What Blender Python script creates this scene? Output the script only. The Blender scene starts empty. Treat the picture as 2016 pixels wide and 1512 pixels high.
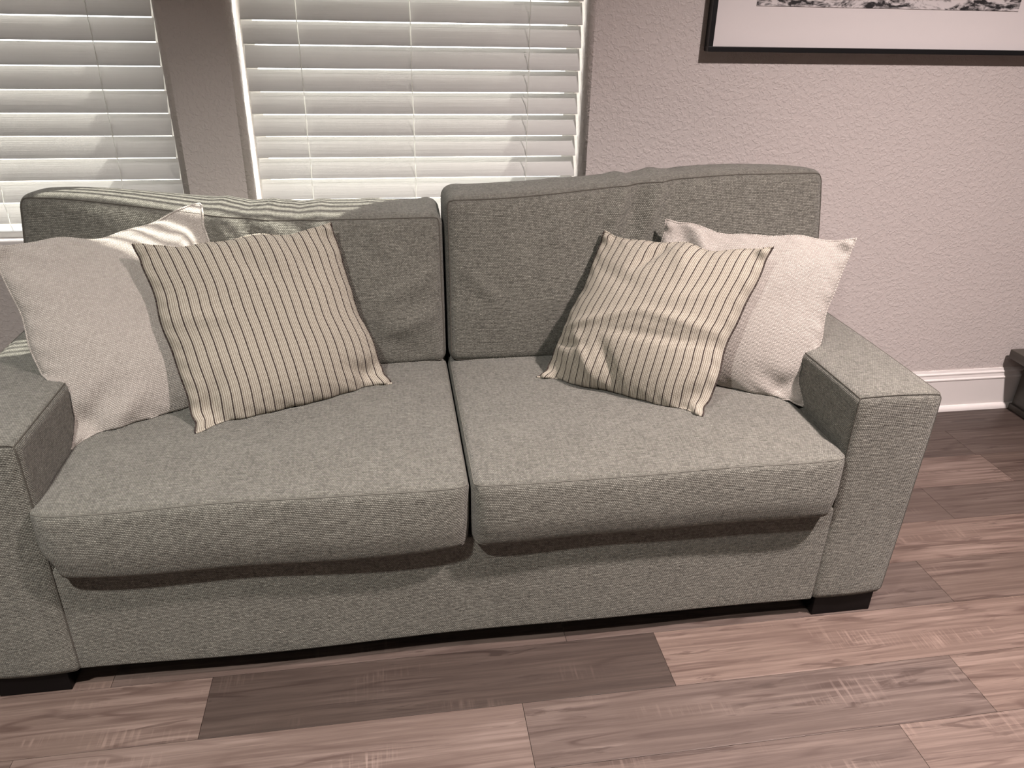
import bpy, bmesh, math, random
import numpy as np
from mathutils import Vector, Matrix
from mathutils.bvhtree import BVHTree

random.seed(7)
rng = np.random.default_rng(7)
scene = bpy.context.scene
COL = scene.collection

# ------------------------------------------------------------------ camera
F, P, YW, RL = 1514.0, math.radians(26.724), math.radians(9.334), math.radians(1.284)
fw = Vector((math.sin(YW) * math.cos(P), math.cos(YW) * math.cos(P), -math.sin(P)))
rt = fw.cross(Vector((0, 0, 1))).normalized()
up = rt.cross(fw)
rt2 = rt * math.cos(RL) + up * math.sin(RL)
up2 = -rt * math.sin(RL) + up * math.cos(RL)
cam_d = bpy.data.cameras.new('camera')
cam_d.sensor_fit = 'HORIZONTAL'
cam_d.sensor_width = 36.0
cam_d.lens = 36.0 * F / 2016.0
cam_d.clip_start = 0.02
cam = bpy.data.objects.new('camera', cam_d)
cam.matrix_world = Matrix(((rt2.x, up2.x, -fw.x, 0), (rt2.y, up2.y, -fw.y, 0), (rt2.z, up2.z, -fw.z, 1.32), (0, 0, 0, 1)))
COL.objects.link(cam)
scene.camera = cam

# ------------------------------------------------------------------ light and exposure
scene.view_settings.view_transform = 'Standard'
scene.view_settings.look = 'None'
scene.view_settings.gamma = 1.0
scene.view_settings.use_curve_mapping = False
scene.view_settings.exposure = -0.05

world = bpy.data.worlds.new('sky')
scene.world = world
world.use_nodes = True
wb = world.node_tree.nodes['Background']
wb.inputs['Color'].default_value = (0.99, 0.985, 0.965, 1)
wb.inputs['Strength'].default_value = 4.2

sun_d = bpy.data.lights.new('sun', 'SUN')
sun_d.energy = 17.0
sun_d.angle = math.radians(0.53)
sun_d.color = (1.0, 0.96, 0.86)
sun = bpy.data.objects.new('sun', sun_d)
SUN_AZ, SUN_EL = math.radians(52), math.radians(55)        # azimuth from the wall's outward normal towards +X
sv = Vector((math.sin(SUN_AZ) * math.cos(SUN_EL), math.cos(SUN_AZ) * math.cos(SUN_EL), math.sin(SUN_EL)))
sun.rotation_euler = sv.to_track_quat('Z', 'Y').to_euler()
sun.location = (4, 6, 6)
COL.objects.link(sun)

CEIL = 2.80
for i, (x, y, watts) in enumerate(((1.45, 0.50, 97), (-0.80, -0.05, 62), (1.50, -1.9, 15), (-0.95, -1.9, 12))):
    ld = bpy.data.lights.new('ceiling_downlight', 'AREA')
    ld.shape = 'DISK'
    ld.size = 0.13
    ld.energy = watts
    ld.color = (1.0, 0.86, 0.83) if x > 0 else (1.0, 0.96, 0.91)
    ld.spread = math.radians(116)
    lo = bpy.data.objects.new('ceiling_downlight', ld)
    lo.location = (x, y, CEIL - 0.01)
    COL.objects.link(lo)


# ------------------------------------------------------------------ helpers: objects
def link(o, parent=None, **props):
    COL.objects.link(o)
    if parent is not None:
        o.parent = parent
    for k, v in props.items():
        o[k] = v
    return o


def mesh_obj(name, verts, faces, mat=None, parent=None, uv=None, smooth=False, **props):
    me = bpy.data.meshes.new(name)
    me.from_pydata([tuple(v) for v in verts], [], [tuple(f) for f in faces])
    if uv is not None:
        l = me.uv_layers.new(name='UVMap')
        l.data.foreach_set('uv', np.asarray(uv, dtype=np.float32).ravel())
    if mat:
        me.materials.append(mat)
    if smooth:
        me.polygons.foreach_set('use_smooth', [True] * len(me.polygons))
    me.update()
    return link(bpy.data.objects.new(name, me), parent, **props)


def thing(name, label, cat, loc=(0, 0, 0), group=None):
    o = bpy.data.objects.new(name, None)
    o.empty_display_size = 0.05
    o.location = loc
    link(o, None, label=label, category=cat)
    if group:
        o['group'] = group
    return o


def box_data(x0, x1, y0, y1, z0, z1):
    v = [(x0, y0, z0), (x1, y0, z0), (x1, y1, z0), (x0, y1, z0), (x0, y0, z1), (x1, y0, z1), (x1, y1, z1), (x0, y1, z1)]
    f = [(3, 2, 1, 0), (4, 5, 6, 7), (0, 1, 5, 4), (1, 2, 6, 5), (2, 3, 7, 6), (3, 0, 4, 7)]
    return v, f


class MB:
    def __init__(s):
        s.v, s.f = [], []

    def add(s, v, f):
        n = len(s.v)
        s.v += [tuple(p) for p in v]
        s.f += [tuple(i + n for i in q) for q in f]
        return s

    def box(s, *a):
        return s.add(*box_data(*a))

    def prism(s, poly, z0, z1):
        n = len(poly)
        v = [(x, y, z0) for x, y in poly] + [(x, y, z1) for x, y in poly]
        f = [tuple(reversed(range(n))), tuple(range(n, 2 * n))]
        f += [(i, (i + 1) % n, n + (i + 1) % n, n + i) for i in range(n)]
        return s.add(v, f)

    def build(s, name, mat, parent=None, bevel=0.0, smooth=False, **props):
        o = mesh_obj(name, s.v, s.f, mat, parent, smooth=False, **props)
        if bevel:
            bm = bmesh.new()
            bm.from_mesh(o.data)
            bmesh.ops.recalc_face_normals(bm, faces=bm.faces)
            bmesh.ops.bevel(bm, geom=bm.edges[:], offset=bevel, segments=2, affect='EDGES', profile=0.6)
            bm.to_mesh(o.data)
            bm.free()
        return o


def tube_data(pts, r, n=6):
    pts = [Vector(p) for p in pts]
    v, f = [], []
    prev = None
    for i, p in enumerate(pts):
        t = (pts[min(i + 1, len(pts) - 1)] - pts[max(i - 1, 0)]).normalized()
        a = prev if prev is not None else (Vector((0, 0, 1)) if abs(t.z) < 0.9 else Vector((1, 0, 0)))
        s = t.cross(a)
        if s.length < 1e-6:
            s = t.orthogonal()
        s.normalize()
        b = s.cross(t)
        prev = b
        for k in range(n):
            w = 2 * math.pi * k / n
            v.append(p + (s * math.cos(w) + b * math.sin(w)) * r)
    for i in range(len(pts) - 1):
        for k in range(n):
            f.append((i * n + k, i * n + (k + 1) % n, (i + 1) * n + (k + 1) % n, (i + 1) * n + k))
    f.append(tuple(range(n - 1, -1, -1)))
    f.append(tuple(range((len(pts) - 1) * n, len(pts) * n)))
    return v, f


# ------------------------------------------------------------------ helpers: materials
class NT:
    def __init__(s, name, rough=0.9):
        s.m = bpy.data.materials.new(name)
        s.m.use_nodes = True
        s.t = s.m.node_tree
        s.b = s.t.nodes['Principled BSDF']
        s.b.inputs['Roughness'].default_value = rough

    def n(s, typ, **kw):
        nd = s.t.nodes.new(typ)
        for k, v in kw.items():
            setattr(nd, k, v)
        return nd

    def put(s, sock, val):
        if hasattr(val, 'is_output') or isinstance(val, bpy.types.NodeSocket):
            s.t.links.new(val, sock)
        else:
            sock.default_value = val

    def math(s, op, a, b=None, c=None):
        nd = s.n('ShaderNodeMath', operation=op)
        s.put(nd.inputs[0], a)
        if b is not None:
            s.put(nd.inputs[1], b)
        if c is not None:
            s.put(nd.inputs[2], c)
        return nd.outputs[0]

    def vmul(s, v, xyz):
        nd = s.n('ShaderNodeVectorMath', operation='MULTIPLY')
        s.put(nd.inputs[0], v)
        nd.inputs[1].default_value = xyz
        return nd.outputs[0]

    def vadd(s, v, w):
        nd = s.n('ShaderNodeVectorMath', operation='ADD')
        s.put(nd.inputs[0], v)
        s.put(nd.inputs[1], w)
        return nd.outputs[0]

    def noise(s, v, scale, detail=2.0, rough=0.5, dist=0.0):
        nd = s.n('ShaderNodeTexNoise')
        s.put(nd.inputs['Vector'], v)
        nd.inputs['Scale'].default_value = scale
        nd.inputs['Detail'].default_value = detail
        nd.inputs['Roughness'].default_value = rough
        nd.inputs['Distortion'].default_value = dist
        return nd.outputs[0]

    def remap(s, x, a, b, c=0.0, d=1.0):
        nd = s.n('ShaderNodeMapRange')
        s.put(nd.inputs[0], x)
        for i, q in enumerate((a, b, c, d)):
            nd.inputs[i + 1].default_value = q
        return nd.outputs[0]

    def mix(s, f, a, b, blend='MIX'):
        nd = s.n('ShaderNodeMix', data_type='RGBA', blend_type=blend)
        s.put(nd.inputs[0], f)
        for sock, c in ((nd.inputs[6], a), (nd.inputs[7], b)):
            if isinstance(c, tuple) and len(c) == 3:
                c = (*c, 1)
            s.put(sock, c)
        return nd.outputs[2]

    def bump(s, h, strength, dist):
        nd = s.n('ShaderNodeBump')
        nd.inputs['Strength'].default_value = strength
        nd.inputs['Distance'].default_value = dist
        s.put(nd.inputs['Height'], h)
        s.t.links.new(nd.outputs[0], s.b.inputs['Normal'])

    def color(s, c):
        s.put(s.b.inputs['Base Color'], (*c, 1) if isinstance(c, tuple) and len(c) == 3 else c)


def plain(name, col, rough=0.6, **kw):
    m = NT(name, rough)
    m.color(col)
    for k, v in kw.items():
        m.b.inputs[k].default_value = v
    return m.m


def weave(name, dark, mid, light, pu=0.0043, pv=0.0035, fleck=1.04, fleckcol=(0.50, 0.48, 0.42), bumpd=0.0016, streak=1.0):
    """Plain weave with slub threads: UV in metres."""
    m = NT(name, 0.95)
    uvn = m.n('ShaderNodeUVMap')
    uv = uvn.outputs[0]
    # slight thread waviness
    wob = m.noise(uv, 60.0, 1.0)
    off = m.n('ShaderNodeCombineXYZ')
    m.put(off.inputs[1], m.math('MULTIPLY', m.math('SUBTRACT', wob, 0.5), 0.004))
    uv = m.vadd(uv, off.outputs[0])
    sep = m.n('ShaderNodeSeparateXYZ')
    m.put(sep.inputs[0], uv)
    x = m.math('DIVIDE', sep.outputs[0], pu)
    y = m.math('DIVIDE', sep.outputs[1], pv)
    # brick offset on alternating rows: plain weave reads as a brick of little bumps
    row = m.math('FLOOR', y)
    xs = m.math('ADD', x, m.math('MULTIPLY', m.math('MODULO', row, 2.0), 0.5))
    cell = m.n('ShaderNodeCombineXYZ')
    m.put(cell.inputs[0], m.math('FLOOR', xs))
    m.put(cell.inputs[1], row)
    wn = m.n('ShaderNodeTexWhiteNoise', noise_dimensions='2D')
    m.put(wn.inputs['Vector'], cell.outputs[0])
    rnd = wn.outputs[0]
    hx = m.math('ABSOLUTE', m.math('SINE', m.math('MULTIPLY', xs, math.pi)))
    hy = m.math('ABSOLUTE', m.math('SINE', m.math('MULTIPLY', y, math.pi)))
    h = m.math('POWER', m.math('MULTIPLY', hx, hy), 0.6)
    # slub threads, both directions
    s1 = m.noise(m.vmul(uv, (60, 1.9 / pv, 1)), 0.55, 2.0)
    s2 = m.noise(m.vmul(uv, (1.9 / pu, 60, 1)), 0.55, 2.0)
    big = m.noise(uv, 9.0, 2.0)
    k = m.math('ADD', m.math('MULTIPLY', s1, 0.9 * streak), m.math('MULTIPLY', s2, 0.7 * streak))
    k = m.math('ADD', k, m.math('MULTIPLY', rnd, 0.5))
    k = m.math('ADD', k, m.math('MULTIPLY', big, 0.25))
    c0 = 0.8 * streak + 0.25 + 0.125
    k = m.remap(k, c0 - 0.42, c0 + 0.42)
    c = m.mix(k, dark, light)
    c = m.mix(0.34, c, mid)
    fl = m.math('GREATER_THAN', m.math('ADD', rnd, m.math('MULTIPLY', m.math('SUBTRACT', s1, 0.5), 0.35)), fleck)
    c = m.mix(m.math('MULTIPLY', fl, 0.40), c, fleckcol)
    # colour darkens towards the gaps between the thread bumps
    c = m.mix(m.remap(h, 0.0, 0.75, 0.58, 0.0), c, tuple(q * 0.45 for q in dark))
    m.color(c)
    m.b.inputs['Sheen Weight'].default_value = 0.12
    m.b.inputs['Specular IOR Level'].default_value = 0.15
    m.bump(m.math('ADD', h, m.math('MULTIPLY', s1, 0.6)), 0.95, bumpd)
    return m.m


def ticking(name):
    """Cream ticking cloth: dark brown pinstripes with fine taupe stripes between, UV in metres."""
    m = NT(name, 0.95)
    uv = m.n('ShaderNodeUVMap').outputs[0]
    sep = m.n('ShaderNodeSeparateXYZ')
    m.put(sep.inputs[0], uv)
    per = 0.0215
    tooth = m.math('MULTIPLY', m.math('SUBTRACT', m.math('FRACT', m.math('DIVIDE', sep.outputs[1], 0.0032)), 0.5), 0.0007)
    wob = m.math('MULTIPLY', m.math('SUBTRACT', m.noise(uv, 25.0, 1.0), 0.5), 0.002)
    u = m.math('ADD', m.math('ADD', sep.outputs[0], tooth), m.math('ADD', wob, 5.0))
    fr = m.math('FRACT', m.math('DIVIDE', u, per))
    ramp = m.n('ShaderNodeValToRGB')
    ramp.color_ramp.interpolation = 'LINEAR'
    cream, taupe, dark = (0.50, 0.47, 0.395, 1), (0.25, 0.215, 0.172, 1), (0.022, 0.012, 0.012, 1)
    e = ramp.color_ramp.elements
    stops = [(0.0, dark), (0.12, dark), (0.15, cream), (0.19, cream), (0.22, taupe), (0.30, taupe), (0.34, cream), (0.42, cream), (0.44, taupe),
             (0.52, taupe), (0.54, cream), (0.62, cream), (0.64, taupe), (0.72, taupe), (0.74, cream), (0.80, cream), (0.83, taupe), (0.87, taupe), (0.90, cream), (0.965, cream), (0.998, dark)]
    e[0].position, e[0].color = stops[0]
    e[1].position, e[1].color = stops[-1]
    for p, c in stops[1:-1]:
        q = e.new(p)
        q.color = c
    m.put(ramp.inputs[0], fr)
    y = m.math('DIVIDE', sep.outputs[1], 0.0026)
    x = m.math('DIVIDE', sep.outputs[0], 0.0026)
    h = m.math('MULTIPLY', m.math('ABSOLUTE', m.math('SINE', m.math('MULTIPLY', y, math.pi))), m.math('ABSOLUTE', m.math('SINE', m.math('MULTIPLY', x, math.pi))))
    n2 = m.noise(uv, 380.0, 1.0)
    c = m.mix(m.remap(n2, 0.3, 0.7, 0.0, 0.25), ramp.outputs[0], (0.30, 0.26, 0.21))
    m.color(c)
    m.b.inputs['Specular IOR Level'].default_value = 0.1
    m.b.inputs['Sheen Weight'].default_value = 0.08
    m.bump(h, 0.55, 0.0008)
    return m.m


def knockdown(name, col):
    """Painted drywall with a sprayed knock-down texture."""
    m = NT(name, 0.55)
    co = m.n('ShaderNodeNewGeometry').outputs['Position']
    a = m.noise(co, 88.0, 3.0, 0.55, 0.6)
    isl = m.remap(a, 0.47, 0.60)
    fine = m.noise(co, 240.0, 2.0)
    edge = m.noise(co, 120.0, 2.0, 0.5, 1.0)
    h = m.math('ADD', m.math('MULTIPLY', isl, 0.9), m.math('ADD', m.math('MULTIPLY', fine, 0.14), m.math('MULTIPLY', edge, 0.5)))
    m.color(col)
    m.b.inputs['Specular IOR Level'].default_value = 0.3
    m.bump(h, 0.55, 0.0016)
    return m.m


def plank_wood():
    """Weathered grey-brown vinyl plank; tone comes from each plank's object colour."""
    m = NT('weathered_oak_plank', 0.48)
    oi = m.n('ShaderNodeObjectInfo')
    tc = m.n('ShaderNodeTexCoord').outputs['Object']
    off = m.n('ShaderNodeCombineXYZ')
    m.put(off.inputs[0], m.math('MULTIPLY', oi.outputs['Random'], 37.0))
    m.put(off.inputs[1], m.math('MULTIPLY', oi.outputs['Random'], 91.0))
    co = m.vadd(tc, off.outputs[0])
    g1 = m.noise(m.vmul(co, (1.7, 70, 1)), 1.0, 6.0, 0.65, 0.3)           # long grain
    g2 = m.noise(m.vmul(co, (9, 210, 1)), 1.0, 3.0, 0.6)                   # fine pores
    blotch = m.noise(m.vmul(co, (3.2, 11, 1)), 1.0, 3.0, 0.55, 0.4)        # tonal drift along the board
    # cathedral figure: bands of a distorted distance field
    w = m.n('ShaderNodeTexWave', wave_type='BANDS', bands_direction='Y', wave_profile='SAW')
    m.put(w.inputs['Vector'], m.vmul(co, (0.55, 4.6, 1)))
    w.inputs['Scale'].default_value = 2.3
    w.inputs['Distortion'].default_value = 6.0
    w.inputs['Detail'].default_value = 2.5
    w.inputs['Detail Scale'].default_value = 0.8
    cath = w.outputs[1]
    # thin growth-ring contours that wander along the board
    ring = m.noise(m.vmul(co, (0.9, 10, 1)), 1.0, 3.0, 0.45, 0.25)
    line = m.math('ABSOLUTE', m.math('SUBTRACT', m.math('FRACT', m.math('MULTIPLY', ring, 11.0)), 0.5))
    line = m.math('MULTIPLY', m.remap(line, 0.16, 0.02), m.remap(m.noise(m.vmul(co, (2.6, 22, 1)), 1.0, 2.0), 0.42, 0.62))
    # worn dark flakes along the grain
    fl = m.noise(m.vmul(co, (5.5, 48, 1)), 1.0, 4.0, 0.6, 0.8)
    flake = m.math('MULTIPLY', m.remap(fl, 0.57, 0.63), m.remap(blotch, 0.42, 0.58))
    # cross saw marks
    sw = m.noise(m.vmul(co, (120, 7, 1)), 1.0, 2.0, 0.6)
    saw = m.math('MULTIPLY', m.remap(sw, 0.50, 0.66), m.remap(m.noise(m.vmul(co, (4, 12, 1)), 1.0, 2.0), 0.58, 0.72))
    tone = oi.outputs['Color']
    c = m.mix(m.remap(g1, 0.36, 0.65), m.mix(1.0, tone, (0.52, 0.455, 0.43), 'MULTIPLY'), m.mix(1.0, tone, (1.32, 1.31, 1.29), 'MULTIPLY'))
    c = m.mix(m.remap(cath, 0.55, 1.0, 0.0, 0.30), c, m.mix(1.0, tone, (0.50, 0.44, 0.42), 'MULTIPLY'))
    c = m.mix(m.remap(blotch, 0.35, 0.72, 0.60, 0.0), c, m.mix(1.0, tone, (0.62, 0.56, 0.52), 'MULTIPLY'))
    c = m.mix(m.remap(g2, 0.48, 0.72, 0.0, 0.50), c, m.mix(1.0, tone, (0.52, 0.46, 0.44), 'MULTIPLY'))
    c = m.mix(m.math('MULTIPLY', flake, 0.75), c, m.mix(1.0, tone, (0.36, 0.30, 0.28), 'MULTIPLY'))
    c = m.mix(m.math('MULTIPLY', line, 0.85), c, m.mix(1.0, tone, (0.40, 0.33, 0.31), 'MULTIPLY'))
    c = m.mix(m.math('MULTIPLY', saw, 0.55), c, m.mix(1.0, tone, (1.55, 1.5, 1.45), 'MULTIPLY'))
    m.color(c)
    m.put(m.b.inputs['Roughness'], m.remap(g1, 0.3, 0.7, 0.56, 0.42))
    m.bump(m.math('ADD', m.math('MULTIPLY', g1, 0.6), m.math('ADD', m.math('MULTIPLY', g2, 0.5), m.math('MULTIPLY', flake, -0.6))), 0.25, 0.0012)
    return m.m


def slat_mat():
    """White faux-wood slat: embossed grain, faintly translucent against daylight."""
    m = NT('faux_wood_slat', 0.45)
    co = m.n('ShaderNodeTexCoord').outputs['Object']
    g = m.noise(m.vmul(co, (3.5, 330, 330)), 1.0, 3.0, 0.6)
    m.color(m.mix(m.remap(g, 0.35, 0.7, 0.0, 0.14), (0.50, 0.50, 0.485), (0.38, 0.38, 0.37)))
    m.bump(g, 0.45, 0.0008)
    tl = m.n('ShaderNodeBsdfTranslucent')
    tl.inputs[0].default_value = (0.82, 0.79, 0.785, 1)
    mx = m.n('ShaderNodeMixShader')
    mx.inputs[0].default_value = 0.27
    m.t.links.new(m.b.outputs[0], mx.inputs[1])
    m.t.links.new(tl.outputs[0], mx.inputs[2])
    m.t.links.new(mx.outputs[0], m.t.nodes['Material Output'].inputs['Surface'])
    return m.m


def cord_mat():
    m = NT('white_cord', 0.8)
    m.color((0.85, 0.85, 0.82))
    tl = m.n('ShaderNodeBsdfTranslucent')
    tl.inputs[0].default_value = (0.9, 0.9, 0.87, 1)
    mx = m.n('ShaderNodeMixShader')
    mx.inputs[0].default_value = 0.45
    m.t.links.new(m.b.outputs[0], mx.inputs[1])
    m.t.links.new(tl.outputs[0], mx.inputs[2])
    m.t.links.new(mx.outputs[0], m.t.nodes['Material Output'].inputs['Surface'])
    return m.m


def clear_glass(name, tint=(1, 1, 1, 1), glossy=1.0):
    """Thin pane: clear, with a mirror-like lobe that grows towards grazing view (Schlick)."""
    m = NT(name)
    t = m.t
    t.nodes.remove(m.b)
    tr = t.nodes.new('ShaderNodeBsdfTransparent')
    tr.inputs[0].default_value = tint
    gl = t.nodes.new('ShaderNodeBsdfGlossy')
    gl.inputs['Roughness'].default_value = 0.03
    lw = t.nodes.new('ShaderNodeLayerWeight')
    lw.inputs[0].default_value = 0.5
    fac = m.math('MULTIPLY_ADD', m.math('POWER', lw.outputs['Facing'], 5.0), 0.6 * glossy, 0.025 * glossy)
    mx = t.nodes.new('ShaderNodeMixShader')
    t.links.new(fac, mx.inputs[0])
    t.links.new(tr.outputs[0], mx.inputs[1])
    t.links.new(gl.outputs[0], mx.inputs[2])
    t.links.new(mx.outputs[0], t.nodes['Material Output'].inputs['Surface'])
    return m.m


def surf_print():
    """Black and white photograph of breaking foam."""
    m = NT('sea_foam_print', 0.5)
    co = m.n('ShaderNodeTexCoord').outputs['Object']
    a = m.noise(m.vmul(co, (9, 1, 20)), 1.0, 7.0, 0.62, 1.6)
    b = m.noise(m.vmul(co, (30, 1, 62)), 1.0, 5.0, 0.65, 1.0)
    k = m.remap(m.math('ADD', m.math('MULTIPLY', a, 0.7), m.math('MULTIPLY', b, 0.42)), 0.50, 0.60)
    m.color(m.mix(k, (0.03, 0.028, 0.03), (0.74, 0.70, 0.70)))
    return m.m


M = dict(
    wall=knockdown('knockdown_wall_paint', (0.585, 0.535, 0.514)),
    ceiling=plain('ceiling_paint', (0.60, 0.585, 0.56), 0.9),
    far=knockdown('dimmed_unseen_wall', (0.36, 0.34, 0.32)),  # out-of-view walls, colour darkened to cut the light they bounce back
    trim=plain('white_trim_paint', (0.78, 0.74, 0.72), 0.35),
    vinyl=plain('white_vinyl', (0.8, 0.8, 0.78), 0.4),
    plank=plank_wood(),
    subfloor=plain('subfloor', (0.10, 0.075, 0.065), 0.9),
    slat=slat_mat(),
    cord=cord_mat(),
    glass=clear_glass('window_glass'),
    picglass=clear_glass('picture_glass', glossy=0.9),
    black=plain('black_satin_wood', (0.012, 0.012, 0.013), 0.35),
    leg=plain('black_stained_leg', (0.004, 0.003, 0.003), 0.5, **{'Specular IOR Level': 0.15}),
    mat=plain('white_mount_board', (0.80, 0.76, 0.755), 0.9),
    print=surf_print(),
    console=None,
    linen=weave('grey_linen_upholstery', (0.088, 0.084, 0.071), (0.182, 0.176, 0.151), (0.325, 0.317, 0.274)),
    cream=weave('oatmeal_linen', (0.37, 0.335, 0.30), (0.47, 0.43, 0.39), (0.56, 0.52, 0.475), fleck=1.03, fleckcol=(0.66, 0.62, 0.57), bumpd=0.0010, streak=0.8),
    seam=plain('grey_seam_thread', (0.075, 0.068, 0.056), 0.95),
    seam_light=plain('tonal_seam', (0.13, 0.124, 0.106), 0.95),
    ticking=ticking('cream_ticking_stripe'),
    dust=plain('black_dust_cloth', (0.02, 0.018, 0.017), 0.95),
    ground=plain('pale_concrete', (0.55, 0.54, 0.50), 0.9),
)


def dark_wood():
    m = NT('dark_brown_wood', 0.42)
    co = m.n('ShaderNodeTexCoord').outputs['Object']
    g = m.noise(m.vmul(co, (60, 4, 60)), 1.0, 4.0, 0.6)
    m.color(m.mix(g, (0.038, 0.034, 0.028), (0.080, 0.070, 0.058)))
    m.bump(g, 0.2, 0.001)
    return m.m


M['console'] = dark_wood()

# ------------------------------------------------------------------ room shell
WY, WT = 2.213, 0.20            # room face of the window wall, its thickness
XL, XR, YF = -3.2, 4.8, -3.6
SILL, HEAD = 0.69, 2.34
W2 = (-0.366, 0.547)            # window behind the sofa
W1 = (-1.470, -0.557)           # window to its left


def bull(x, sx, r=0.020, n=7):
    """Rounded drywall corner at jamb x; sx=+1 when the wall lies on the +x side. From front face to reveal."""
    out = []
    for i in range(n + 1):
        a = math.pi / 2 * i / n
        out.append((x + sx * (r - r * math.sin(a)), WY + r - r * math.cos(a)))
    return out


wb_ = MB()
for x0, x1 in ((XL, W1[0]), (W1[1], W2[0]), (W2[1], XR)):
    poly = []
    poly += [(x0, WY)] if x0 == XL else list(reversed(bull(x0, 1)))
    poly += [(x1, WY)] if x1 == XR else bull(x1, -1)
    poly += [(x1, WY + WT), (x0, WY + WT)]
    wb_.prism(poly, SILL, HEAD)
wb_.box(XL, XR, WY, WY + WT, -0.02, SILL)
wb_.box(XL, XR, WY, WY + WT, HEAD, CEIL)
wall = wb_.build('wall_back', M['wall'], kind='structure')
bm = bmesh.new()
bm.from_mesh(wall.data)
bmesh.ops.recalc_face_normals(bm, faces=bm.faces)
for f in bm.faces:
    f.smooth = abs(f.normal.z) < 0.5 and f.calc_area() < 0.02
bm.to_mesh(wall.data)
bm.free()
MB().box(XL - 0.1, XL, YF, WY, 0, CEIL).build('wall_left', M['far'], kind='structure')
MB().box(XR, XR + 0.1, YF, WY, 0, CEIL).build('wall_right', M['far'], kind='structure')
MB().box(XL, XR, YF - 0.1, YF, 0, CEIL).build('wall_front', M['far'], kind='structure')
MB().box(XL - 0.1, XR + 0.1, YF - 0.1, WY + WT, CEIL, CEIL + 0.1).build('ceiling', M['ceiling'], kind='structure')
MB().box(-14, 14, WY + WT + 0.02, 18, -0.35, -0.25).build('ground', M['ground'], kind='structure')

# floor: planks 157 mm wide on a dark underlay
PW, PL = 0.157, 0.985
PX0, PX1 = -2.3, 3.7
flo = MB()
flo.box(PX0, PX1, -0.14, WY, -0.03, -0.0066)
flo.box(XL, XR, YF, -0.14, -0.03, -0.0002).box(XL, PX0, -0.14, WY, -0.03, -0.0002).box(PX1, XR, -0.14, WY, -0.03, -0.0002)
floor = flo.build('floor', M['subfloor'], kind='structure')
base_tone = Vector((0.150, 0.114, 0.099))
first = {0: -0.428, 1: 0.2205, -1: 0.95, 2: 0.62, 3: 0.58, 4: 0.90, 5: 0.30}
special = {  # (row, joint to the left of the plank) -> relative tone
    (0, 0): 0.56, (0, 1): 1.20, (0, -1): 1.15, (1, 0): 0.82, (1, -1): 1.22, (1, 1): 1.02, (-1, 0): 1.10, (-1, -1): 0.92,
    (2, 0): 0.80, (2, 1): 0.86, (2, -1): 0.8, (3, 0): 1.0, (3, 1): 0.95, (4, 0): 1.1, (4, 1): 1.02, (5, 0): 1.05, (5, 1): 0.8,
}
rowy = {}
for r in range(-7, 9):                      # r counts towards the camera for r>0 in 'first' terms below
    y0 = 1.117 + PW * r
    y1 = min(y0 + PW, WY)
    if y1 - y0 < 0.01:
        continue
    key = -r if r <= 0 else None
    # row keys: 0 -> y 1.117..1.274, 1 -> next row nearer the camera, negative keys -> rows behind
    jx = {0: -0.428, -1: 0.2205, -2: 0.98, 1: 0.35, 2: 0.05, 3: 0.58, 4: 0.90, 5: -0.10, 6: 0.55}.get(r, rng.uniform(-0.4, 0.5))
    n0 = math.ceil((jx - PX0) / PL)
    for k in range(-n0, 12):
        xa = max(jx + k * PL, PX0)
        xb = min(jx + (k + 1) * PL, PX1)
        if xb - xa < 0.02:
            continue
        tone = {(0, 0): 0.44, (0, 1): 1.20, (0, -1): 1.12, (-1, 0): 0.92, (-1, -1): 1.28, (-1, 1): 1.12, (-2, 0): 1.12, (-2, -1): 1.0,
                (1, 0): 0.80, (1, 1): 0.86, (2, 1): 1.14, (2, 0): 1.0, (3, 1): 0.78, (3, 0): 0.8, (4, 0): 1.18, (4, 1): 0.72, (5, 1): 0.62, (5, 2): 0.66,
                (6, 1): 0.56, (6, 0): 0.62}.get((r, k), rng.uniform(0.7, 1.2))
        g = 0.0004
        o = MB().box(-(xb - xa) / 2 + g, (xb - xa) / 2 - g, -(y1 - y0) / 2 + g, (y1 - y0) / 2 - g, -0.006, 0.0).build('plank', M['plank'], floor, bevel=0.0006)
        o.location = ((xa + xb) / 2, (y0 + y1) / 2, 0)
        warm = rng.uniform(-0.02, 0.02)
        o.color = (base_tone.x * tone * (1 + warm), base_tone.y * tone, base_tone.z * tone * (1 - warm), 1)


# baseboard with a stepped cap and a shoe moulding
def profile_run(name, prof, x0, x1, mat, parent=None, **kw):
    n = len(prof)
    v = [(x0, y, z) for y, z in prof] + [(x1, y, z) for y, z in prof]
    f = [(i, n + i, n + (i + 1) % n, (i + 1) % n) for i in range(n)] + [tuple(range(n)), tuple(reversed(range(n, 2 * n)))]
    o = mesh_obj(name, v, f, mat, parent, **kw)
    b = bmesh.new()
    b.from_mesh(o.data)
    bmesh.ops.recalc_face_normals(b, faces=b.faces)
    b.to_mesh(o.data)
    b.free()
    return o


bp = [(WY, 0.0), (WY - 0.013, 0.0), (WY - 0.013, 0.118), (WY - 0.0155, 0.121), (WY - 0.0155, 0.125), (WY - 0.011, 0.128), (WY - 0.009, 0.138),
      (WY - 0.0105, 0.141), (WY - 0.0105, 0.145), (WY - 0.006, 0.149), (WY - 0.004, 0.157), (WY, 0.157)]
baseboard = profile_run('baseboard_back', bp, XL, XR, M['trim'], kind='structure')
sp = [(WY - 0.013, 0.0)] + [(WY - 0.013 - 0.014 * math.cos(a), 0.019 * math.sin(a)) for a in np.linspace(0, math.pi / 2, 7)]
profile_run('shoe_moulding', sp, XL, XR, M['trim'], baseboard)

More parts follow.
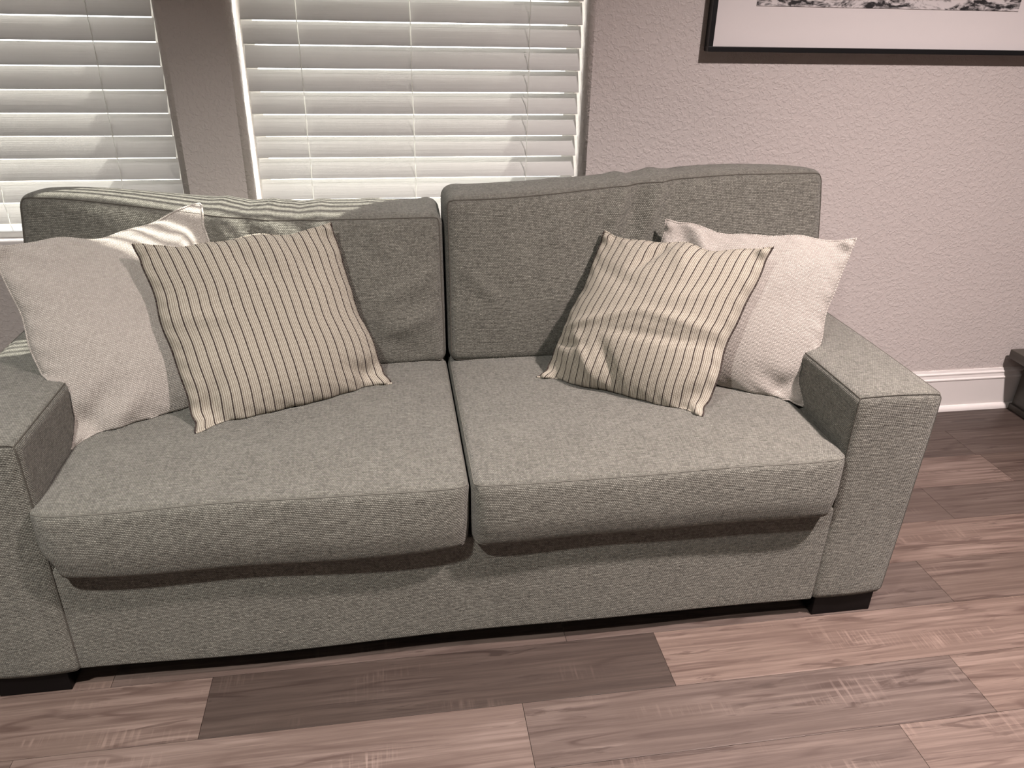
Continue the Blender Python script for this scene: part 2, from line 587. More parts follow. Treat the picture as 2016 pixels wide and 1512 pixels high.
# ------------------------------------------------------------------ windows: vinyl frames, glass, sills
for i, (x0, x1) in enumerate((W1, W2)):
    w = MB()
    ya, yb = WY + 0.115, WY + 0.175
    t = 0.03
    w.box(x0, x0 + t, ya, yb, SILL, HEAD).box(x1 - t, x1, ya, yb, SILL, HEAD)
    w.box(x0 + t, x1 - t, ya, yb, SILL, SILL + t + 0.01).box(x0 + t, x1 - t, ya, yb, HEAD - t, HEAD)
    wo = w.build('window_%d' % (i + 1), M['vinyl'], kind='structure')
    MB().box(x0 + t, x1 - t, ya + 0.015, yb - 0.015, 1.40, 1.44).build('meeting_rail', M['vinyl'], wo, bevel=0.002)
    for z0, z1 in ((SILL + t + 0.01, 1.40), (1.44, HEAD - t)):
        MB().box(x0 + t, x1 - t, ya + 0.028, ya + 0.032, z0, z1).build('pane', M['glass'], wo)
    MB().box(x0 - 0.0, x1, WY - 0.012, ya, SILL - 0.0, SILL + 0.016).build('trim_%d' % (i + 1), M['trim'], kind='structure', bevel=0.004)


# ------------------------------------------------------------------ blinds
def slat_mesh(w):
    """A 57 mm faux-wood slat, gently crowned, thickness 3 mm; lies in its own tilted frame (local y across, z up)."""
    half, th, n = 0.0285, 0.0028, 6
    top, bot = [], []
    for i in range(n + 1):
        s = -1 + 2 * i / n
        c = 0.0012 * (1 - s * s)
        top.append((s * half, c + th / 2))
        bot.append((s * half, c - th / 2))
    ring = top + bot[::-1]
    m_ = len(ring)
    v = [(-w / 2, a, b) for a, b in ring] + [(w / 2, a, b) for a, b in ring]
    f = [(j, (j + 1) % m_, m_ + (j + 1) % m_, m_ + j) for j in range(m_)] + [tuple(range(m_)), tuple(reversed(range(m_, 2 * m_)))]
    me = bpy.data.meshes.new('slat')
    me.from_pydata(v, [], f)
    b = bmesh.new()
    b.from_mesh(me)
    bmesh.ops.recalc_face_normals(b, faces=b.faces)
    b.to_mesh(me)
    b.free()
    me.materials.append(M['slat'])
    return me


TILT = math.radians(62)          # room-side edge hangs down; the lower slats have slackened open


def tilt_at(z):
    return math.radians(float(np.interp(z, (0.75, 0.85, 1.08, 1.25, 1.40), (55, 60, 65.5, 69, 75))))


PITCH = 0.0573
SLAT_Y = WY + 0.040


def blind(xa, xb, label, cords, zref, zmin, zmax):
    t = thing('window_blind', label, 'blind', ((xa + xb) / 2, SLAT_Y, zmin), 'white slatted blinds in the two windows')
    me = slat_mesh(xb - xa)
    # zref: height of a slat's lower room-side edge
    dz = 0.0285
    k0 = math.ceil((zmin + 0.03 - (zref)) / PITCH)
    k = k0
    while zref + k * PITCH + 2 * dz < zmax:
        o = bpy.data.objects.new('slat', me)
        link(o, t)
        ta = tilt_at(zref + k * PITCH)
        o.location = (rng.uniform(-0.0008, 0.0008), 0.0285 * (math.cos(ta) - math.cos(TILT)), zref + k * PITCH + 0.0285 * math.sin(ta) - zmin)
        o.rotation_euler = (ta + rng.uniform(-0.008, 0.008), rng.uniform(-0.0008, 0.0008), 0)
        k += 1
    w = (xb - xa) / 2
    MB().box(-w, w, -0.022, 0.022, 0.0, 0.017).build('bottom_rail', M['slat'], t, bevel=0.003)
    MB().box(-w, w, -0.03, 0.03, zmax - zmin, zmax - zmin + 0.05).build('head_rail', M['slat'], t, bevel=0.003)
    yf = -0.0285 * math.cos(TILT) - 0.0035
    for cx in cords:
        pts = []
        for q in range(k0, k + 1):
            z = zref + q * PITCH - zmin
            pts.append((cx - t.location.x + rng.uniform(-0.0012, 0.0012), yf, z))
            pts.append((cx - t.location.x + rng.uniform(-0.0006, 0.0006), yf + 0.003, z + PITCH * 0.5))
        pts = [(pts[0][0], yf + 0.01, 0.012)] + pts
        pts[-1] = (pts[-1][0], yf + 0.004, zmax - zmin + 0.002)
        v, f = tube_data(pts, 0.0014, 5)
        mesh_obj('ladder_cord', v, f, M['cord'], t)
    return t


blind(W1[0] + 0.012, W1[1] - 0.007, 'white slatted blind in the window left of the grey wall column', (-0.7135, -1.02, -1.32), 0.8003, 0.707, 2.27)
blind(W2[0] + 0.014, W2[1] - 0.008, 'white slatted blind in the middle window behind the sofa', (-0.2125, 0.0758, 0.3945), 0.8546, 0.707, 2.27)


# ------------------------------------------------------------------ soft shapes
def smooth01(x):
    x = np.clip(x, 0, 1)
    return x * x * (3 - 2 * x)


class Noise3:
    """Small sum-of-sines field for soft, cloth-like unevenness."""

    def __init__(s, seed, n=14, f0=4.0, f1=14.0):
        g = np.random.default_rng(seed)
        d = g.normal(size=(n, 3))
        d /= np.linalg.norm(d, axis=1)[:, None]
        s.k = d * g.uniform(f0, f1, (n, 1))
        s.p = g.uniform(0, 6.28, n)
        s.n = n

    def __call__(s, P):
        return np.sin(P @ s.k.T + s.p).sum(1) / math.sqrt(s.n)


def outward(o):
    b = bmesh.new()
    b.from_mesh(o.data)
    bmesh.ops.recalc_face_normals(b, faces=b.faces)
    b.to_mesh(o.data)
    b.free()
    o.data.update()


OBST = []          # closed soft shapes that pillows press against


def add_obstacle(o, firm=True):
    off = Vector((0, 0, 0))
    p = o
    while p:
        off += p.location
        p = p.parent
    OBST.append((BVHTree.FromPolygons([v.co + off for v in o.data.vertices], [q.vertices[:] for q in o.data.polygons]), firm))


def press_out(P_, away, gap=0.0015):
    # cloth that would lie inside a neighbour is pressed back to its surface
    Q = np.array(P_)
    away = Vector(away)
    for t, firm in OBST:
        for i in range(len(Q)):
            loc, nn, _, d = t.find_nearest(Vector(Q[i]), 0.09)
            if loc is not None and (Vector(Q[i]) - loc).dot(nn) < gap:
                if firm:
                    Q[i] = loc + nn * gap
                else:            # another pillow in front: give way backwards
                    hit = t.ray_cast(Vector(Q[i]), away, 0.12)
                    if hit[0] is not None:
                        Q[i] = hit[0] + away * gap
    return Q


def axis_samples(h, r, n):
    e = [-h, -h + r * 0.12, -h + r * 0.35, -h + r * 0.65, -h + r]
    mid = list(np.linspace(-h + r, h - r, n + 2)[1:-1])
    return np.array(e + mid + [-q for q in e[::-1]])


def soft_box(name, half, r, n, warp, mat, parent, seams=(), seam_mat=None, seam_r=0.0022, label=None, uvrot=False):
    """Rounded box on a lattice, warped by warp(unit coords, metric coords) -> world points (N,3).
    seams: list of functions giving lattice paths along which a seam cord runs."""
    A = [axis_samples(half[i], r, n[i]) for i in range(3)]
    L = [len(a) for a in A]
    idx, pts, keys = {}, [], []

    def vid(i, j, k):
        key = (i, j, k)
        if key not in idx:
            idx[key] = len(pts)
            pts.append((A[0][i], A[1][j], A[2][k]))
            keys.append(key)
        return idx[key]

    faces, uvs = [], []
    for ax in range(3):
        u, v = [(1, 2), (0, 2), (0, 1)][ax]
        for side in (0, L[ax] - 1):
            for a in range(L[u] - 1):
                for b in range(L[v] - 1):
                    q = []
                    for da, db in ((0, 0), (1, 0), (1, 1), (0, 1)):
                        ijk = [0, 0, 0]
                        ijk[ax], ijk[u], ijk[v] = side, a + da, b + db
                        q.append((tuple(ijk), (A[u][a + da], A[v][b + db])))
                    flip = (side == 0) ^ (ax == 1)
                    if flip:
                        q = q[::-1]
                    faces.append([vid(*c[0]) for c in q])
                    uvs += [(c[1][0] + 3.1 * ax + (0 if side == 0 else 1.7), c[1][1] + 2.3 * ax) for c in q]
    Q = np.array(pts)
    H = np.array(half)
    inner = np.clip(Q, -(H - r), H - r)
    d = Q - inner
    ln = np.linalg.norm(d, axis=1)
    ln[ln == 0] = 1
    R = inner + d * (r / ln)[:, None]
    W = warp(R / H, Q / H)
    o = mesh_obj(name, W, faces, mat, parent, uv=uvs, smooth=True)
    outward(o)
    add_obstacle(o)
    if label:
        o['label'] = label
    # seams
    for path in seams:
        ids = [idx[p] for p in path(L)]
        c = W.mean(0)
        P_ = [Vector(W[q]) for q in ids]
        # drop duplicate points, sink the cord slightly into the cloth
        v, f = tube_data(P_, seam_r, 6)
        mesh_obj('seam', v, f, seam_mat or M['seam'], o, smooth=True)
    return o


def loop_front(L):     # rectangle around the front (y = 0) face
    x, z = L[0] - 1, L[2] - 1
    p = [(i, 0, z) for i in range(0, x + 1)]
    p += [(x, 0, k) for k in range(z - 1, -1, -1)]
    p += [(i, 0, 0) for i in range(x - 1, -1, -1)]
    p += [(0, 0, k) for k in range(1, z + 1)]
    return p


def loop_top(L):
    x, y, z = L[0] - 1, L[1] - 1, L[2] - 1
    p = [(i, 0, z) for i in range(0, x + 1)]
    p += [(x, j, z) for j in range(1, y + 1)]
    p += [(i, y, z) for i in range(x - 1, -1, -1)]
    p += [(0, j, z) for j in range(y - 1, -1, -1)]
    return p


def loop_bottom(L):
    x, y = L[0] - 1, L[1] - 1
    p = [(i, 0, 0) for i in range(0, x + 1)]
    p += [(x, j, 0) for j in range(1, y + 1)]
    p += [(i, y, 0) for i in range(x - 1, -1, -1)]
    p += [(0, j, 0) for j in range(y - 1, -1, -1)]
    return p


# ------------------------------------------------------------------ sofa
SX0, SX1 = -0.675, 0.930         # inner faces of the arms
SYF = 1.270                      # front plane
sofa = thing('sofa', 'grey linen two-seat sofa with square arms and black block feet', 'sofa', (0.127, 1.72, 0))
SO = np.array(sofa.location)


def local(P_):
    return np.asarray(P_) - SO


# base rail
def base_warp(U, Q):
    P_ = np.empty_like(U)
    P_[:, 0] = (SX0 + SX1) / 2 + U[:, 0] * ((SX1 - SX0) / 2 + 0.014)
    P_[:, 1] = 1.70 + U[:, 1] * 0.427
    P_[:, 2] = 0.188 + U[:, 2] * 0.132
    front = smooth01((-U[:, 1] - 0.8) / 0.2)
    P_[:, 1] += front * 0.0025 * np.sin(P_[:, 0] * 9 + 1)
    P_[:, 2] += 0.003 * np.sin(P_[:, 0] * 5) * smooth01((-U[:, 2] - 0.5) / 0.5)
    return local(P_)


soft_box('base', ((SX1 - SX0) / 2, 0.427, 0.132), 0.008, (50, 6, 8), base_warp, M['linen'], sofa)


# arms
def arm_warp(x0, x1, inner, seed):
    nz = Noise3(seed, 10, 5, 12)

    def w(U, Q):
        P_ = np.empty_like(U)
        P_[:, 0] = (x0 + x1) / 2 + U[:, 0] * (x1 - x0) / 2
        P_[:, 1] = 1.71 + U[:, 1] * 0.44
        P_[:, 2] = 0.3275 + U[:, 2] * 0.2725
        # padded: soft swell on the top, the two sides and the front
        top = smooth01((U[:, 2] - 0.6) / 0.4)
        P_[:, 2] += top * 0.006 * (1 - U[:, 0] ** 2)
        side = np.sign(U[:, 0]) * smooth01((np.abs(U[:, 0]) - 0.7) / 0.3)
        P_[:, 0] += side * np.where(side * inner > 0, 0.55, 1.0) * (0.006 * (1 - ((U[:, 2] - 0.35) / 1.35) ** 2) + 0.004 * smooth01((U[:, 2]) / 0.8))
        fr = smooth01((-U[:, 1] - 0.9) / 0.1)
        P_[:, 1] -= fr * 0.005 * (1 - U[:, 0] ** 2)
        P_ += 0.0016 * nz(P_)[:, None] * np.array([1, 1, 1])
        P_[:, 2] = np.maximum(P_[:, 2], 0.054)
        return local(P_)
    return w


for x0, x1, inner, seed in ((-0.862, SX0, 1, 3), (SX1 + 0.007, 1.122, -1, 4)):
    soft_box('arm', ((x1 - x0) / 2, 0.44, 0.2725), 0.018, (12, 34, 22), arm_warp(x0, x1, inner, seed), M['linen'], sofa,
             seams=(loop_front, loop_top), seam_r=0.0014)


# back frame behind the cushions
def back_warp(U, Q):
    P_ = np.empty_like(U)
    P_[:, 0] = 0.125 + U[:, 0] * 0.985
    P_[:, 1] = 2.115 + U[:, 1] * 0.06 + 0.02 * U[:, 2]
    P_[:, 2] = 0.41 + U[:, 2] * 0.30
    low = P_[:, 2] < 0.62
    P_[:, 1] = np.where(low, np.maximum(P_[:, 1], 2.075), P_[:, 1])
    return local(P_)


def frame_part():
    o = soft_box('back_frame', (0.985, 0.06, 0.30), 0.03, (40, 3, 12), lambda U, Q: local(np.column_stack((
        0.125 + U[:, 0] * 0.80, 2.10 + U[:, 1] * 0.055, 0.385 + U[:, 2] * 0.33))), M['linen'], sofa)
    return o


frame_part()


# seat cushions
def seat_warp(x0, x1, seed, outer):
    nz = Noise3(seed, 12, 4, 11)
    nf = Noise3(seed + 50, 14, 10, 26)

    def w(U, Q):
        P_ = np.empty_like(U)
        P_[:, 0] = (x0 + x1) / 2 + U[:, 0] * (x1 - x0) / 2
        P_[:, 1] = 1.643 + U[:, 1] * 0.403
        P_[:, 2] = 0.394 + U[:, 2] * 0.076
        ux, uy, uz = U[:, 0], U[:, 1], U[:, 2]
        tp = smooth01((uz + 0.2) / 1.2)
        crown = (1 - ux ** 6) * (1 - smooth01((-uy - 0.55) / 0.45) ** 1.5)
        P_[:, 2] += tp * (0.016 * crown)
        # front boxing bellies forward, rolls under at its lower edge and rounds at the ends
        fr = smooth01((-uy - 0.80) / 0.20)
        P_[:, 1] -= fr * (0.014 * (1 - (uz * 0.8 + 0.1) ** 2) * (1 - ux ** 12))
        lowz = smooth01((-uz - 0.1) / 0.9)
        P_[:, 1] += fr * lowz * 0.006
        endr = smooth01((np.abs(ux) - np.where(np.sign(ux) == outer, 0.88 if outer < 0 else 0.92, 0.93)) / np.where(np.sign(ux) == outer, 0.12 if outer < 0 else 0.08, 0.07)) ** 2
        o = np.where(np.sign(ux) == outer, 1.0 if outer < 0 else 0.30, 0.10)
        P_[:, 2] += fr * lowz * endr * 0.026 * o
        P_[:, 0] -= np.sign(ux) * fr * lowz * endr * 0.016 * o
        P_[:, 1] += fr * endr * 0.010
        P_[:, 2] += tp * 0.004 * nz(P_ * np.array([1, 1, 0])) + fr * 0.0022 * nf(P_) * (1 - endr)
        P_[:, 1] += fr * 0.003 * nz(P_ + 3.0)
        if outer < 0:
            P_[:, 2] -= fr * smooth01((-uz + 0.2) / 1.2) * 0.010 * (1 - ux ** 4)
        return local(P_)
    return w


SM = 0.128
for x0, x1, seed, outer in ((SX0 - 0.006, SM - 0.002, 21, -1), (SM + 0.002, SX1 - 0.003, 35, 1)):
    soft_box('seat_cushion', ((x1 - x0) / 2, 0.403, 0.076), 0.016, (60, 44, 14), seat_warp(x0, x1, seed, outer), M['linen'], sofa,
             seams=(loop_top, loop_bottom), seam_r=0.0015, seam_mat=M['seam_light'])


# back cushions: wide cushions whose outer end notches over the arm
def back_cushion(xin, xout_low, xout_top, ztop, folds, seed, label):
    """ztop(t) -> (front seam z, rear z); t = 0 at the sofa's middle, 1 at the outer end."""
    sgn = 1 if xout_top > xin else -1
    nz = Noise3(seed, 12, 4, 12)
    nf = Noise3(seed + 9, 14, 12, 30)

    def w(U, Q):
        t = (1 + U[:, 0] * sgn) / 2
        s = (U[:, 2] + 1) / 2                     # height fraction
        d = (U[:, 1] + 1) / 2                     # 0 front, 1 rear
        zf, zr, yt = ztop(t)
        z = 0.470 + s * ((zf + (zr - zf) * d) - 0.470)
        yfront = 1.800 + (yt - 1.800) * s
        yrear = 2.035 + 0.006 * s
        y = yfront + (yrear - yfront) * d
        wide = smooth01((z - 0.600) / 0.045)
        xo = xout_low + (xout_top - xout_low) * wide
        x = xin + t * (xo - xin)
        P_ = np.column_stack((x, y, z))
        fr = 1 - smooth01(d / 0.35)
        belly = (1 - (2 * t - 1) ** 4) * np.sin(np.clip(s * 0.92 + 0.06, 0, 1) * math.pi) ** 0.8
        P_[:, 1] -= fr * 0.046 * belly
        P_[:, 2] += smooth01((s - 0.7) / 0.3) * 0.012 * np.sin(np.clip(d, 0, 1) * math.pi) * (1 - (2 * t - 1) ** 6)
        # ends swell a little
        e = smooth01((np.abs(2 * t - 1) - 0.85) / 0.15)
        P_[:, 0] += sgn * np.sign(2 * t - 1) * e * 0.012 * np.sin(np.clip(s, 0, 1) * math.pi) * (t > 0.5)
        P_[:, 1] -= fr * 0.004 * nz(P_) + fr * 0.0015 * nf(P_)
        tp = smooth01((s - 0.85) / 0.15)
        P_[:, 2] += tp * 0.003 * nz(P_ + 5)
        for (x0, z0, x1, z1, wd, am) in folds:
            a, b = np.array([x0, z0]), np.array([x1, z1])
            ab = b - a
            L2 = ab @ ab
            q = P_[:, [0, 2]] - a
            k = np.clip(q @ ab / L2, -0.05, 1.05)
            dist = np.linalg.norm(q - k[:, None] * ab, axis=1)
            P_[:, 1] -= fr * am * np.exp(-(dist / wd) ** 2) * np.sin(np.clip(k * 0.9 + 0.1, 0, 1) * math.pi) ** 0.5
            P_[:, 2] += (1 - fr) * tp * am * 0.3 * np.exp(-((P_[:, 0] - x0) / wd) ** 2)
        return local(P_)
    o = soft_box('back_cushion', (abs(xout_top - xin) / 2, 0.115, 0.215), 0.029, (84, 14, 48), w, M['linen'], sofa, seams=(loop_front,), seam_r=0.0019)
    o['label'] = label
    return o


def ztop_left(t):
    k = smooth01((t - 0.35) / 0.6)
    return 0.838 + 0.058 * k, 0.846 + 0.030 * k, 1.880 + 0.0 * t


def ztop_right(t):
    k = smooth01((t - 0.05) / 0.75)
    return 0.876 + 0.062 * k, 0.876 + 0.042 * k, 1.885 + 0.0 * t


back_cushion(0.1255, -0.664, -0.832, ztop_left,
             ((-0.40, 0.84, -0.33, 0.72, 0.018, 0.014), (-0.34, 0.83, -0.29, 0.72, 0.014, -0.012), (-0.29, 0.83, -0.24, 0.74, 0.014, 0.012), (-0.22, 0.83, -0.18, 0.76, 0.014, -0.011), (-0.17, 0.83, -0.14, 0.76, 0.014, 0.009),
              (0.09, 0.60, -0.05, 0.56, 0.02, 0.008), (0.06, 0.50, -0.10, 0.60, 0.03, -0.006), (-0.05, 0.83, -0.02, 0.75, 0.02, 0.006), (0.10, 0.70, -0.05, 0.64, 0.02, 0.006)),
             61, 'slumped left-hand grey linen back cushion')
back_cushion(0.1315, 0.920, 1.122, ztop_right,
             ((0.585, 0.90, 0.53, 0.76, 0.017, 0.015), (0.62, 0.90, 0.575, 0.76, 0.016, -0.014), (0.68, 0.92, 0.61, 0.75, 0.017, 0.018),
              (0.73, 0.92, 0.69, 0.80, 0.020, -0.007), (0.17, 0.72, 0.27, 0.62, 0.02, 0.006), (0.42, 0.88, 0.40, 0.76, 0.022, 0.006)),
             62, 'upright right-hand grey linen back cushion')

# feet
for x0, x1 in ((-0.852, -0.712), (0.955, 1.106)):
    for y0, y1 in ((1.279, 1.42), (2.00, 2.14)):
        MB().box(x0 - SO[0], x1 - SO[0], y0 - SO[1], y1 - SO[1], 0.0, 0.056).build('leg', M['leg'], sofa, bevel=0.002)
MB().box(-0.66 - SO[0], 0.915 - SO[0], 1.30 - SO[1], 2.12 - SO[1], 0.052, 0.058).build('dust_cover', M['dust'], sofa)


# ------------------------------------------------------------------ throw pillows
def pillow(name, label, group, corners, thick, mat, folds, seed, pull=(0.085, 0.045, 0.03, 0.045), sag=0.0, ears=(0.0, 0.0, 0.012, 0.012), necks=(0.002, 0.001, 0.005, 0.006), uvs=(0.45, 0.45), seam_mat=None, thickback=None):
    """corners: TL, TR, BR, BL of the knife edge. Two puffed panels sewn along that edge."""
    TL, TR, BR, BL = [np.array(c, float) for c in corners]
    N = 72
    g = np.linspace(-1, 1, N + 1)
    g = np.sign(g) * (1 - (1 - np.abs(g)) ** 1.35)
    U, V = np.meshgrid(g, g, indexing='ij')
    U, V = U.ravel(), V.ravel()
    sg = np.random.default_rng(seed + 77).uniform(0, 6.28, 4)
    wav = lambda t, p: 1 + 0.35 * np.sin(5.2 * t + p) + 0.18 * np.sin(11 * t + 2 * p)
    up_ = np.where(U > 0, pull[1] * wav(V, sg[0]), pull[3] * wav(V, sg[1])) * (1 - V ** 2) ** 0.8
    vp_ = np.where(V > 0, pull[0] * wav(U, sg[2]), pull[2] * wav(U, sg[3])) * (1 - U ** 2) ** 0.8
    u = U * (1 - up_)
    v = V * (1 - vp_)
    a, b = (u + 1) / 2, (v + 1) / 2
    mid = ((1 - a) * b)[:, None] * TL + (a * b)[:, None] * TR + (a * (1 - b))[:, None] * BR + ((1 - a) * (1 - b))[:, None] * BL
    ex = ((TR - TL) + (BR - BL)) / 2
    ez = ((TL - BL) + (TR - BR)) / 2
    nrm = np.cross(ex, ez)
    exn, ezn = ex / np.linalg.norm(ex), ez / np.linalg.norm(ez)
    # seams draw in just before the corners, leaving small ears
    for (sx, sy), nk in zip(((-1, 1), (1, 1), (1, -1), (-1, -1)), necks):
        near = np.exp(-((np.abs(U - sx)) / 0.22) ** 4) * np.exp(-((np.abs(V - sy)) / 0.22) ** 4)
        gu = np.exp(-((np.abs(U - sx) - 0.15) / 0.055) ** 2) * np.exp(-(np.abs(V - sy) / 0.13) ** 2)
        gv = np.exp(-((np.abs(V - sy) - 0.15) / 0.055) ** 2) * np.exp(-(np.abs(U - sx) / 0.13) ** 2)
        mid = mid - (sy * nk * gu)[:, None] * ezn - (sx * nk * gv)[:, None] * exn
    nrm /= np.linalg.norm(nrm)               # points to the front (towards -y)
    prof = np.clip((1 - U ** 2), 0, 1) ** 0.55 * np.clip((1 - V ** 2), 0, 1) ** 0.55
    prof = prof * (1 + sag * (-V) * 0.5)
    # corners stay flat ears
    cd = np.minimum.reduce([np.hypot(U - sx, V - sy) for sx in (-1, 1) for sy in (-1, 1)])
    prof *= 0.35 + 0.65 * smooth01(cd / 0.42)
    prof += 0.14 * np.exp(-((cd - 0.09) / 0.05) ** 2) * np.clip((1 - np.maximum(np.abs(U), np.abs(V))) * 30, 0, 1)
    nz, nf = Noise3(seed, 12, 5, 13), Noise3(seed + 4, 14, 14, 34)
    org = (TL + TR + BR + BL) / 4
    mid = mid + nrm * (0.006 * nz(mid + 2.0))[:, None]
    for (sx, sy), e_ in zip(((-1, 1), (1, 1), (1, -1), (-1, -1)), ears):
        dc = np.hypot(U - sx, V - sy)
        mid = mid + nrm * (e_ * np.exp(-(dc / 0.16) ** 2) - e_ * 0.7 * np.exp(-((dc - 0.30) / 0.10) ** 2))[:, None]
    out = []
    for sd, th in ((1, thick), (-1, thickback or thick)):
        h = th * prof
        P_ = mid + nrm * (sd * h)[:, None]
        edge = np.clip(prof * 3, 0, 1)
        if sd == 1:
            h2 = 0.006 * nz(P_) * edge + 0.0022 * nf(P_) * edge
            for (u0, v0, u1, v1, wd, am) in folds:
                A_, B_ = np.array([u0, v0]), np.array([u1, v1])
                ab = B_ - A_
                q = np.column_stack((U, V)) - A_
                k = np.clip(q @ ab / (ab @ ab), 0, 1)
                dist = np.linalg.norm(q - k[:, None] * ab, axis=1)
                h2 = h2 + am * np.exp(-(dist / wd) ** 2) * (1 - 0.6 * np.abs(2 * k - 1) ** 2) * np.clip(edge + 0.25, 0, 1)
            P_ = P_ + nrm * h2[:, None]
        # seam puckers close to the edge
        rim = smooth01((np.maximum(np.abs(U), np.abs(V)) - 0.80) / 0.2) * np.clip(prof * 6, 0, 1)
        P_ = P_ + nrm * (sd * rim * 0.0022 * np.sin((U + V * 1.3) * 23 + seed))[:, None]
        out.append(P_)
    n1 = N + 1
    ids_f = np.arange(n1 * n1).reshape(n1, n1)
    ids_b = np.full((n1, n1), -1)
    verts = list(out[0])
    for i in range(n1):
        for j in range(n1):
            if i in (0, N) or j in (0, N):
                ids_b[i, j] = ids_f[i, j]
            else:
                ids_b[i, j] = len(verts)
                verts.append(out[1][i * n1 + j])
    # fabric coordinates follow the cloth
    uu = (U * uvs[0] / 2).reshape(n1, n1)
    vv = (V * uvs[1] / 2).reshape(n1, n1)
    faces, uv = [], []
    for i in range(N):
        for j in range(N):
            q = [(i, j), (i + 1, j), (i + 1, j + 1), (i, j + 1)]
            faces.append([ids_f[c] for c in q])
            uv += [(uu[c], vv[c]) for c in q]
            faces.append([ids_b[c] for c in q[::-1]])
            uv += [(uu[c] + 0.9, vv[c] + 0.7) for c in q[::-1]]
    t = thing(name, label, 'pillow', tuple((BL + BR) / 2), group)
    base = np.array(t.location)
    verts = press_out(verts, -nrm) - base
    cover = mesh_obj('pillow_cover', verts, faces, mat, t, uv=uv, smooth=True)
    outward(cover)
    add_obstacle(cover, False)
    # knife-edge seam: a thin sewn ridge right round
    ring = [ids_f[i, N] for i in range(n1)] + [ids_f[N, j] for j in range(N - 1, -1, -1)] + [ids_f[i, 0] for i in range(N - 1, -1, -1)] + [ids_f[0, j] for j in range(1, n1)]
    v_, f_ = tube_data([Vector(verts[q]) for q in ring], 0.0026, 6)
    L_ = []
    acc = 0.0
    for q in range(len(ring)):
        if q:
            acc += float(np.linalg.norm(verts[ring[q]] - verts[ring[q - 1]]))
        L_.append(acc)
    su = []
    for fc in f_:
        for ix in fc:
            r_ = ring[min(ix // 6, len(ring) - 1)]
            su.append((uu.ravel()[r_] , vv.ravel()[r_]))
    mesh_obj('edge_seam', v_, f_, mat, t, uv=su, smooth=True)
    return t


pillow('throw_pillow', 'striped ticking pillow in front of the left plain pillow', 'striped ticking pillows on the sofa seat',
       ((-0.548, 1.705, 0.832), (-0.137, 1.815, 0.842), (-0.020, 1.684, 0.474), (-0.430, 1.485, 0.470)), 0.074, M['ticking'],
       ((-0.2, 0.95, 0.1, 0.45, 0.09, -0.010), (0.25, 0.95, 0.35, 0.5, 0.10, 0.010), (0.5, 0.9, 0.62, 0.4, 0.08, -0.009), (-0.9, 0.2, -0.4, 0.1, 0.09, 0.007),
        (0.95, -0.85, 0.6, -0.7, 0.09, -0.012), (-0.9, -0.85, -0.7, -0.5, 0.09, -0.012)), 11, sag=0.3, uvs=(0.45, 0.42))
pillow('throw_pillow', 'creased striped ticking pillow in front of the right plain pillow', 'striped ticking pillows on the sofa seat',
       ((0.522, 1.815, 0.806), (0.846, 1.570, 0.828), (0.672, 1.428, 0.472), (0.342, 1.676, 0.470)), 0.078, M['ticking'],
       ((-0.55, -0.16, 0.0, 0.02, 0.06, 0.006), (-0.05, 0.02, 0.98, -0.06, 0.060, 0.008), (-0.4, -0.28, 0.9, -0.20, 0.065, -0.007), (-0.95, -0.30, -0.5, -0.15, 0.055, 0.010), (-0.75, -0.35, -0.25, -0.95, 0.06, 0.010), (-0.9, 0.55, -0.2, 0.30, 0.10, -0.006), (0.1, 0.2, 0.7, 0.4, 0.10, 0.005),
        (-0.40, -0.40, 0.02, -0.95, 0.07, -0.012), (-0.1, 0.95, -0.35, 0.6, 0.08, -0.018), (0.1, 0.95, 0.2, 0.6, 0.12, 0.010), (-0.95, -0.5, -0.55, -0.5, 0.05, -0.010)), 14, sag=0.25, uvs=(0.45, 0.43), pull=(0.10, 0.05, 0.05, 0.045))
pillow('throw_pillow', 'plain oatmeal pillow leaning on the left arm with sunlit stripes on top', 'plain oatmeal pillows at the sofa ends',
       ((-0.811, 1.660, 0.848), (-0.449, 1.915, 0.855), (-0.290, 1.700, 0.470), (-0.680, 1.470, 0.468)), 0.072, M['cream'],
       ((-0.9, -0.9, -0.5, -0.55, 0.10, -0.012), (-0.6, -0.95, -0.3, -0.7, 0.08, 0.008), (0.9, 0.9, 0.4, 0.4, 0.14, 0.012), (-0.9, 0.9, -0.6, 0.6, 0.10, -0.006)), 5, sag=0.25, uvs=(0.47, 0.45))
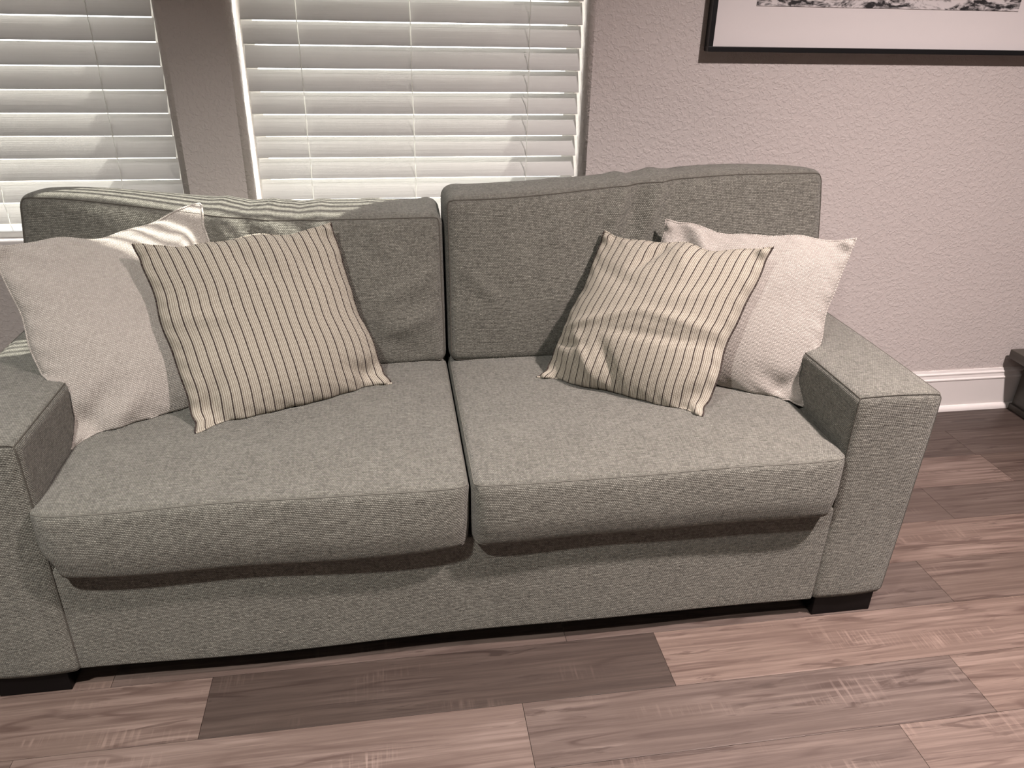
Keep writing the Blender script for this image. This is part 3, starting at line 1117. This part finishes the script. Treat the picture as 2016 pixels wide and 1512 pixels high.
pillow('throw_pillow', 'plain oatmeal pillow leaning on the right arm behind a striped pillow', 'plain oatmeal pillows at the sofa ends',
       ((0.672, 1.800, 0.836), (1.063, 1.600, 0.835), (0.936, 1.468, 0.474), (0.560, 1.700, 0.474)), 0.070, M['cream'],
       ((-0.85, 0.95, -0.55, 0.45, 0.10, -0.016), (-0.6, 0.9, -0.35, 0.5, 0.09, 0.012), (0.9, -0.95, 0.5, -0.7, 0.10, -0.010), (0.7, 0.8, 0.3, 0.3, 0.2, 0.006)), 8, sag=0.2, uvs=(0.46, 0.44))

# ------------------------------------------------------------------ framed print on the wall
FX0, FX1, FZ0, FZ1 = 0.880, 1.916, 1.1965, 1.95
FD0, FD1 = WY - 0.004, WY - 0.034
pic = thing('framed_print', 'black framed black and white sea print hanging on the wall right of window', 'picture', ((FX0 + FX1) / 2, WY - 0.004, FZ0))
PO = np.array(pic.location)


def pbox(*a):
    return MB().box(a[0] - PO[0], a[1] - PO[0], a[2] - PO[1], a[3] - PO[1], a[4] - PO[2], a[5] - PO[2])


fwid = 0.013
for nm, a in (('frame_rail', (FX0, FX1, FD1, FD0, FZ0, FZ0 + fwid)), ('frame_rail', (FX0, FX1, FD1, FD0, FZ1 - fwid, FZ1)),
              ('frame_rail', (FX0, FX0 + fwid, FD1, FD0, FZ0 + fwid, FZ1 - fwid)), ('frame_rail', (FX1 - fwid, FX1, FD1, FD0, FZ0 + fwid, FZ1 - fwid))):
    pbox(*a).build(nm, M['black'], pic, bevel=0.0008)
pbox(FX0 + fwid, FX1 - fwid, WY - 0.018, WY - 0.010, FZ0 + fwid, FZ1 - fwid).build('mount_board', M['mat'], pic)
pbox(1.009, 1.803, WY - 0.0195, WY - 0.018, 1.3115, 1.83).build('print', M['print'], pic)
pbox(FX0 + fwid, FX1 - fwid, WY - 0.0235, WY - 0.0215, FZ0 + fwid, FZ1 - fwid).build('glass_pane', M['picglass'], pic)

# ------------------------------------------------------------------ low dark console at the right edge
con = thing('low_console', 'low dark brown wooden console with overhanging top against the wall at right', 'console', (2.7, 1.98, 0))
CO = np.array(con.location)


def cbox(*a):
    return MB().box(a[0] - CO[0], a[1] - CO[0], a[2] - CO[1], a[3] - CO[1], a[4], a[5])


cbox(2.150, 3.30, 1.70, 2.190, 0.206, 0.240).build('top', M['console'], con, bevel=0.003)
cbox(2.225, 3.24, 1.76, 2.185, 0.0, 0.206).build('body', M['console'], con, bevel=0.002)
cbox(2.215, 3.25, 1.75, 2.186, 0.0, 0.022).build('plinth', M['console'], con, bevel=0.002)
